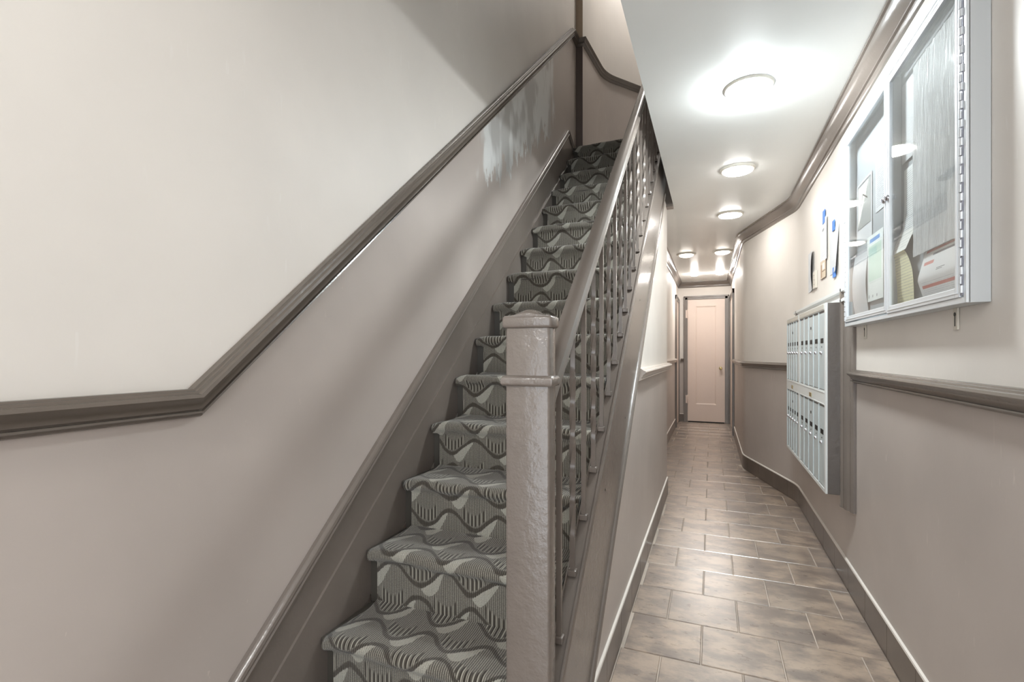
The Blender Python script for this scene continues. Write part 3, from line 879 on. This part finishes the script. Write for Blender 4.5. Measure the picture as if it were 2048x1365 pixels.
# ------------------------------------------------------------------ PAPERS
def sheet(name, y_far, y_near, z0, z1, xf, mat, label, cat='notice', group=None, nu=14, nv=18, th=.0006, skew=0.0, dy=None):
    """a sheet of paper; u runs left to right as one reads it (far to near), xf(u,v) is its x"""
    mb = MB(); vs = []; uv = []
    for lay in (0, 1):
        for j in range(nv + 1):
            for i in range(nu + 1):
                u, v = i / nu, j / nv
                yy = y_far + (y_near - y_far) * u + skew * (v - .5) + (dy(u, v) if dy else 0)
                vs.append((xf(u, v) + lay * th, yy, z0 + (z1 - z0) * v)); uv.append((u, v))
    n = (nu + 1) * (nv + 1); fs = []
    for j in range(nv):
        for i in range(nu):
            a = j * (nu + 1) + i
            fs.append((a, a + 1, a + nu + 2, a + nu + 1)); fs.append((n + a, n + a + nu + 1, n + a + nu + 2, n + a + 1))
    for i in range(nu):
        fs.append((i, n + i, n + i + 1, i + 1)); a = nv * (nu + 1) + i; fs.append((a, a + 1, n + a + 1, n + a))
    for j in range(nv):
        a = j * (nu + 1); fs.append((a, a + nu + 1, n + a + nu + 1, n + a)); a += nu; fs.append((a, n + a, n + a + nu + 1, a + nu + 1))
    mb.add(vs, fs); mb.uv = uv
    o = mb.build(name, mat, None, smooth=True, angle=60)
    if group is None: group = {'text_notice': 'printed notices in the cabinet', 'printed_paper': 'papers taped to the wall', 'blank_paper': 'papers taped to the wall'}.get(name)
    return tag(o, label, cat, group)
WH = srgb(208, 210, 213); GY = (0.30, 0.31, 0.33); BK = (0.06, 0.06, 0.07)
PB = XR - .0078           # just in front of the back panel
flat = lambda d=0: (lambda u, v: PB - .0012 - d)
curl = lambda d, a=.012: (lambda u, v: PB - .0012 - d - a * (1 - v) ** 2)
# sheet with a framed line drawing of a gabled house
mh = paper_mat('house_drawing_print', WH, None, [(.08, .92, .245, .262, BK), (.08, .92, .945, .97, BK), (.07, .11, .245, .97, BK), (.89, .93, .245, .97, BK),
                (.095, .905, .26, .95, srgb(158, 161, 160)), (.30, .62, .40, .415, GY), (.60, .61, .40, .66, GY), (.36, .54, .46, .465, GY), (.36, .54, .52, .525, GY)])
hs_ = sheet('house_drawing', 2.772, 2.535, 1.704, 1.988, flat(.001), mh, 'sheet with a black framed house drawing in the left cabinet door')
def line_strip(pts, wd, x, y_far, y_near, z0, z1):
    mb = MB()
    for a, b in zip(pts, pts[1:]):
        A = Vector((y_far + (y_near - y_far) * a[0], z0 + (z1 - z0) * a[1])); B = Vector((y_far + (y_near - y_far) * b[0], z0 + (z1 - z0) * b[1]))
        d = (B - A).normalized(); n = Vector((-d.y, d.x)) * wd
        mb.prism([(A + n)[:], (B + n)[:], (B - n)[:], (A - n)[:]], 'x', x - .0004, x)
    return mb
lm = line_strip([(.30, .60), (.42, .78), (.72, .66)], .0035, PB - .0023, 2.772, 2.535, 1.704, 1.988)
lm.build('printed_roof_line', M['black'], hs_)
mb_ = MB(); f_ = lambda a, b: (2.772 + (2.535 - 2.772) * a, 1.704 + (1.988 - 1.704) * b)
mb_.prism([f_(.10, .30), f_(.30, .46), f_(.80, .93), f_(.12, .93)], 'x', PB - .0026, PB - .0023)
mb_.build('printed_white_field', M['yellowback'], hs_)
sheet('text_notice', 2.490, 2.272, 1.790, 2.072, flat(.0), paper_mat('dense_print', WH, (34, .08, .92, .06, .95), line_col=(.14, .15, .2), strength=.9), 'densely printed white notice in the left cabinet door beside the centre stile')
sheet('text_notice', 2.768, 2.575, 1.385, 1.655, (lambda u, v: PB - .004 - .012 * math.sin(PI * v) - .006 * (1 - u)), paper_mat('faint_print', WH, (30, .2, .9, .1, .6), line_col=(.6, .6, .6)), 'nearly blank white sheet low in the left cabinet door')
gr = paper_mat('green_calendar_print', srgb(238, 243, 241), (16, .12, .88, .25, .80), [(.18, .80, .885, .945, srgb(120, 165, 222)), (.10, .90, .30, .84, srgb(208, 229, 216)), (.14, .62, .68, .80, srgb(190, 220, 212)), (.10, .16, .05, .10, GY), (.34, .40, .05, .09, GY), (.6, .66, .05, .09, GY)], (.5, .62, .6), .4)
sheet('calendar_notice', 2.585, 2.368, 1.425, 1.706, flat(.006), gr, 'pale green tinted notice with a blue heading in the left cabinet door')
sheet('blue_card', 2.782, 2.735, 1.366, 1.45, flat(.002), paper_mat('blue_card_print', srgb(142, 162, 176)), 'small grey blue card in the lower left corner of the cabinet')
sheet('text_notice', 2.166, 1.950, 1.878, 2.158, flat(.004), paper_mat('faint_letter_print', WH, (26, .3, .9, .1, .6), line_col=(.75, .76, .8)), 'blank looking white sheet high in the right cabinet door')
sheet('text_notice', 2.150, 1.945, 1.60, 1.852, (lambda u, v: PB - .003 - .014 * max(0, .5 - v) ** 2 * 4), paper_mat('column_print', srgb(240, 242, 242), (34, .08, .94, .06, .95), line_col=(.18, .18, .22)), 'white sheet of columned small print in the middle of the right cabinet door')
# folded leaflet: white flap over a yellow lined slip
sheet('folded_flap', 2.150, 2.000, 1.558, 1.652, (lambda u, v: PB - .006 - .022 * (1 - v)), paper_mat('flap_print', srgb(243, 243, 238), (9, .1, .9, .1, .9), line_col=(.6, .6, .6)), 'white flap folded forward above the yellow slip', dy=lambda u, v: .055 * (1 - v))
sheet('yellow_slip', 2.195, 2.040, 1.372, 1.565, (lambda u, v: PB - .010 - .018 * v ** 2 - .004 * math.sin(5 * v)), paper_mat('yellow_lined_print', srgb(240, 236, 198), (19, .04, .98, .02, .93), [(.10, .30, .92, .95, BK)], (.5, .49, .40), .75), 'pale yellow ruled slip hanging low in the right cabinet door', dy=lambda u, v: .05 * v ** 1.5 - .03 * math.sin(PI * v))
# red headed notice, folded at the middle
RD = srgb(208, 112, 104)
rd = paper_mat('red_headed_print', srgb(242, 242, 243), (30, .08, .94, .06, .30), [(.06, .97, .83, .875, RD), (.28, .95, .745, .785, srgb(120, 120, 128)), (.08, .36, .60, .66, srgb(222, 150, 142)), (.08, .96, .18, .235, RD), (.5, .72, .47, .48, BK), (.5, .66, .445, .455, BK)], (.55, .55, .58), .6)
sheet('red_headed_notice', 1.960, 1.700, 1.375, 1.545, (lambda u, v: PB - .004 - .020 * (1 - abs(v - .36) / .64 if v > .36 else v / .36 * 1.0)), rd, 'folded notice with red heading bars at the bottom of the right cabinet door', skew=-.03)
sheet('plastic_sleeve', 2.015, 1.655, 1.520, 2.150, (lambda u, v: PB - .020 + .004 * noise.noise((u * 14, v * 3, 1.0)) + .003 * noise.noise((u * 40, v * 5, 4.0))), M['film'], 'crumpled clear plastic sleeve shining in the right cabinet door', 'plastic sleeve', nu=60, nv=40)
sheet('text_notice', 1.955, 1.690, 1.86, 2.13, flat(.004), paper_mat('blue_lined_print', srgb(232, 238, 244), (20, .1, .9, .1, .9), [(.3, 1, .02, .06, srgb(150, 185, 220))], line_col=(.5, .55, .65)), 'bluish printed sheet high up behind the plastic sleeve')
sheet('text_notice', 1.935, 1.690, 1.555, 1.845, flat(.004), paper_mat('grey_lined_print', srgb(238, 240, 242), (30, .1, .9, .1, .9), line_col=(.5, .52, .55)), 'grey printed sheet lower down behind the plastic sleeve')

# papers on the bare wall between cabinet and mailboxes
PW = XR - .0006
wl = lambda d, e: (lambda u, v: PW - .001 - d * u ** 2 - e * math.sin(PI * v) * u)
sheet('blank_paper', 4.075, 3.86, 1.635, 1.912, (lambda u, v: PW - .002 - .022 * u ** 2 * (.6 + .4 * math.sin(PI * v))), paper_mat('plain_white_print', WH), 'blank white sheet curling off the wall, farthest from the cabinet', 'paper')
o = MB(); o.box(XR - .012, XR - .0005, 3.765, 3.86, 1.637, 1.752, 0, .002)
wp = o.build('wall_switch_plate', M['plate'], None); tag(wp, 'narrow beige plate with holes on the wall beside the blank sheet', 'wall plate')
for zz in (1.665, 1.695, 1.725):
    m = MB(); m.lathe([(.004, 0), (.004, -.0008), (0, -.0008)], (XR - .0121, 3.81, zz), 'x', 8)
    hh = m.build('screw_hole', M['black'], None); hh.parent = wp
def taped(name, yf, yn, z0, z1, mat, label, tapes, bow):
    p = sheet(name, yf, yn, z0, z1, bow, mat, label, 'paper')
    for (a, b, c, d) in tapes:
        t = MB(); t.box(PW - .0028 - bow(.5, c if False else .5) * 0 - .004, PW - .0035, a, b, c, d)
        t.build('tape', M['tape'], p, label='blue painter\'s tape')
taped('printed_paper', 3.655, 3.445, 1.775, 2.035, paper_mat('small_print', srgb(232, 234, 236), (26, .1, .9, .06, .94), [(.3, .6, .72, .78, GY)], line_col=(.5, .5, .52)),
      'printed sheet held by blue tape above the brown photo card', [(3.50, 3.565, 2.005, 2.085)], (lambda u, v: PW - .0012 - .006 * u))
sheet('photo_card', 3.640, 3.480, 1.668, 1.782, (lambda u, v: PW - .0045), paper_mat('photo_card_print', srgb(216, 200, 178), None, [(0, 1, 0, .03, srgb(110, 90, 75)), (.95, 1, 0, 1, srgb(120, 100, 85)), (.35, .75, .50, .85, srgb(244, 238, 226)), (.1, .9, .38, .44, srgb(150, 125, 105)), (.08, .3, .1, .8, srgb(176, 150, 125))]), 'small brown and white picture card below the taped printed sheet', 'card')
taped('blank_paper', 3.385, 3.165, 1.660, 1.915, paper_mat('white_sheet_print', WH, (24, .2, .8, .3, .8), line_col=(.8, .8, .82)),
      'white sheet with blue tape at top and bottom, nearest the cabinet but one', [(3.250, 3.300, 1.900, 1.958), (3.225, 3.290, 1.632, 1.690)], (lambda u, v: PW - .0012 - .018 * u ** 2 * (1 - v)))
sheet('striped_notice', 3.075, 2.83, 1.645, 1.935, (lambda u, v: PW - .0014), paper_mat('striped_print', srgb(236, 238, 236), (26, .06, .95, .30, .97), line_col=(.10, .16, .14), strength=.95), 'notice with dark green stripes half hidden by the cabinet')

# ------------------------------------------------------------------ MAILBOXES
MX = .546
mbx = thing('mailbox_cabinet', (XR, 3.6, .45), 'pale grey bank of twenty narrow mailbox doors on the right wall', 'mailboxes')
m = MB(); m.box(MX + .004, XR - .002, 2.942, 4.345, .480, 1.462, 0, .003); m.build('case', M['boxside'], mbx)
# surround moulding on the wall: two stiles and a head
for (a, b, s_) in ((2.825, 2.942, 1), (4.345, 4.44, -1)):
    pr = [(XR - .001, a), (.636, a), (.628, a + .012), (.628, a + .03), (.618, a + .045), (.612, a + .065), (.612, b - .03), (.604, b - .02), (.604, b), (XR - .001, b)]
    if s_ < 0: pr = [(x_, a + b - y_) for x_, y_ in pr]
    m = MB(); m.prism(pr, 'z', .425, 1.53); m.build('casing', M['trim'], mbx)
m = MB()
m.prism([(XR - .001, 1.462), (.604, 1.462), (.604, 1.475), (.616, 1.485), (.616, 1.508), (.604, 1.514), (.604, 1.530), (XR - .001, 1.530)], 'y', 2.815, 4.46)
m.build('head_moulding', M['boxframe'], mbx)
banks = [(2.942, 3.765), (3.765, 4.345)]
rows = [(1.008, 1.425, 1.268, 1.205), (.500, .930, .785, .728)]
m = MB()
for (a, b) in banks:
    m.box(MX - .004, MX + .006, a, a + .030, .480, 1.462, 0, .0015); m.box(MX - .004, MX + .006, b - .026, b, .480, 1.462, 0, .0015)
    m.box(MX - .004, MX + .006, a + .03, b - .026, .480, .498); m.box(MX - .004, MX + .006, a + .03, b - .026, .932, 1.006)
    m.box(MX - .004, MX + .006, a + .03, b - .026, 1.427, 1.462)
m.build('frame', M['boxframe'], mbx)
for bi, (a, b) in enumerate(banks):
    m = MB(); m.box(MX - .0065, MX - .004, a + .035, b - .03, 1.432, 1.458, 0, .0008); m.build('name_strip', M['header'], mbx)
    yc = (a + b) / 2
    m = MB(); m.box(MX - .007, MX - .004, yc - .03, yc + .03, .948, .972, 0, .001); m.build('label_plate', M['brass'], mbx, label='small brass coloured label plate')
    m = MB(); m.box(MX - .0055, MX - .004, a + .032, b - .028, .9345, .9385); m.box(MX - .0055, MX - .004, a + .032, b - .028, .996, 1.000); m.build('rail_bead', M['boxframe'], mbx)
    n = 5; y0, y1 = a + .030, b - .026; st = (y1 - y0) / n
    for ri, (z0, z1, zs, zk) in enumerate(rows):
        for i in range(n):
            ya, yb_ = y0 + st * i, y0 + st * (i + 1)
            m = MB(); m.box(MX - .001, MX + .0035, ya + .004, yb_ - .004, z0 + .004, z1 - .010, 0, .0012)
            m.box(MX - .0045, MX + .003, yb_ - .004, yb_ + (.003 if i < n - 1 else 0), z0, z1)
            d = m.build('mailbox_door', M['boxdoor'], mbx)
            yc = (ya + yb_) / 2
            m = MB(); m.box(MX - .0018, MX - .0009, yc - st * .26, yc + st * .20, zs - .012, zs + .014); m.build('name_slot', M['black'], d)
            m = MB(); m.lathe([(.010, 0), (.010, -.005), (.007, -.010), (0, -.010)], (MX - .001, yc + .004, zk), 'x', 12)
            m.build('lock', M['steel'], d, smooth=True)
            m = MB(); m.lathe([(.0045, 0), (.0045, -.0012), (0, -.0012)], (MX - .001, yc, zs - .032), 'x', 8); m.build('peephole', M['black'], d)
            if i == 2:
                m = MB(); m.lathe([(.009, 0), (.009, -.002), (0, -.002)], (MX - .001, yc, z1 - .075), 'x', 12); m.build('master_lock', M['black'], d)

# nail holes and chips in the stringer
for (yy, ww) in ((1.72, -.80), (2.15, -.98), (2.62, -.84), (3.06, -.99), (3.35, -.93)):
    zz = SL * yy + ww
    m = MB(); m.lathe([(.004, 0), (.005, .0006), (.002, .0010), (0, .0010)], (XS, yy, zz), 'x', 7)
    m.build('nail_hole', M['black'], stg)
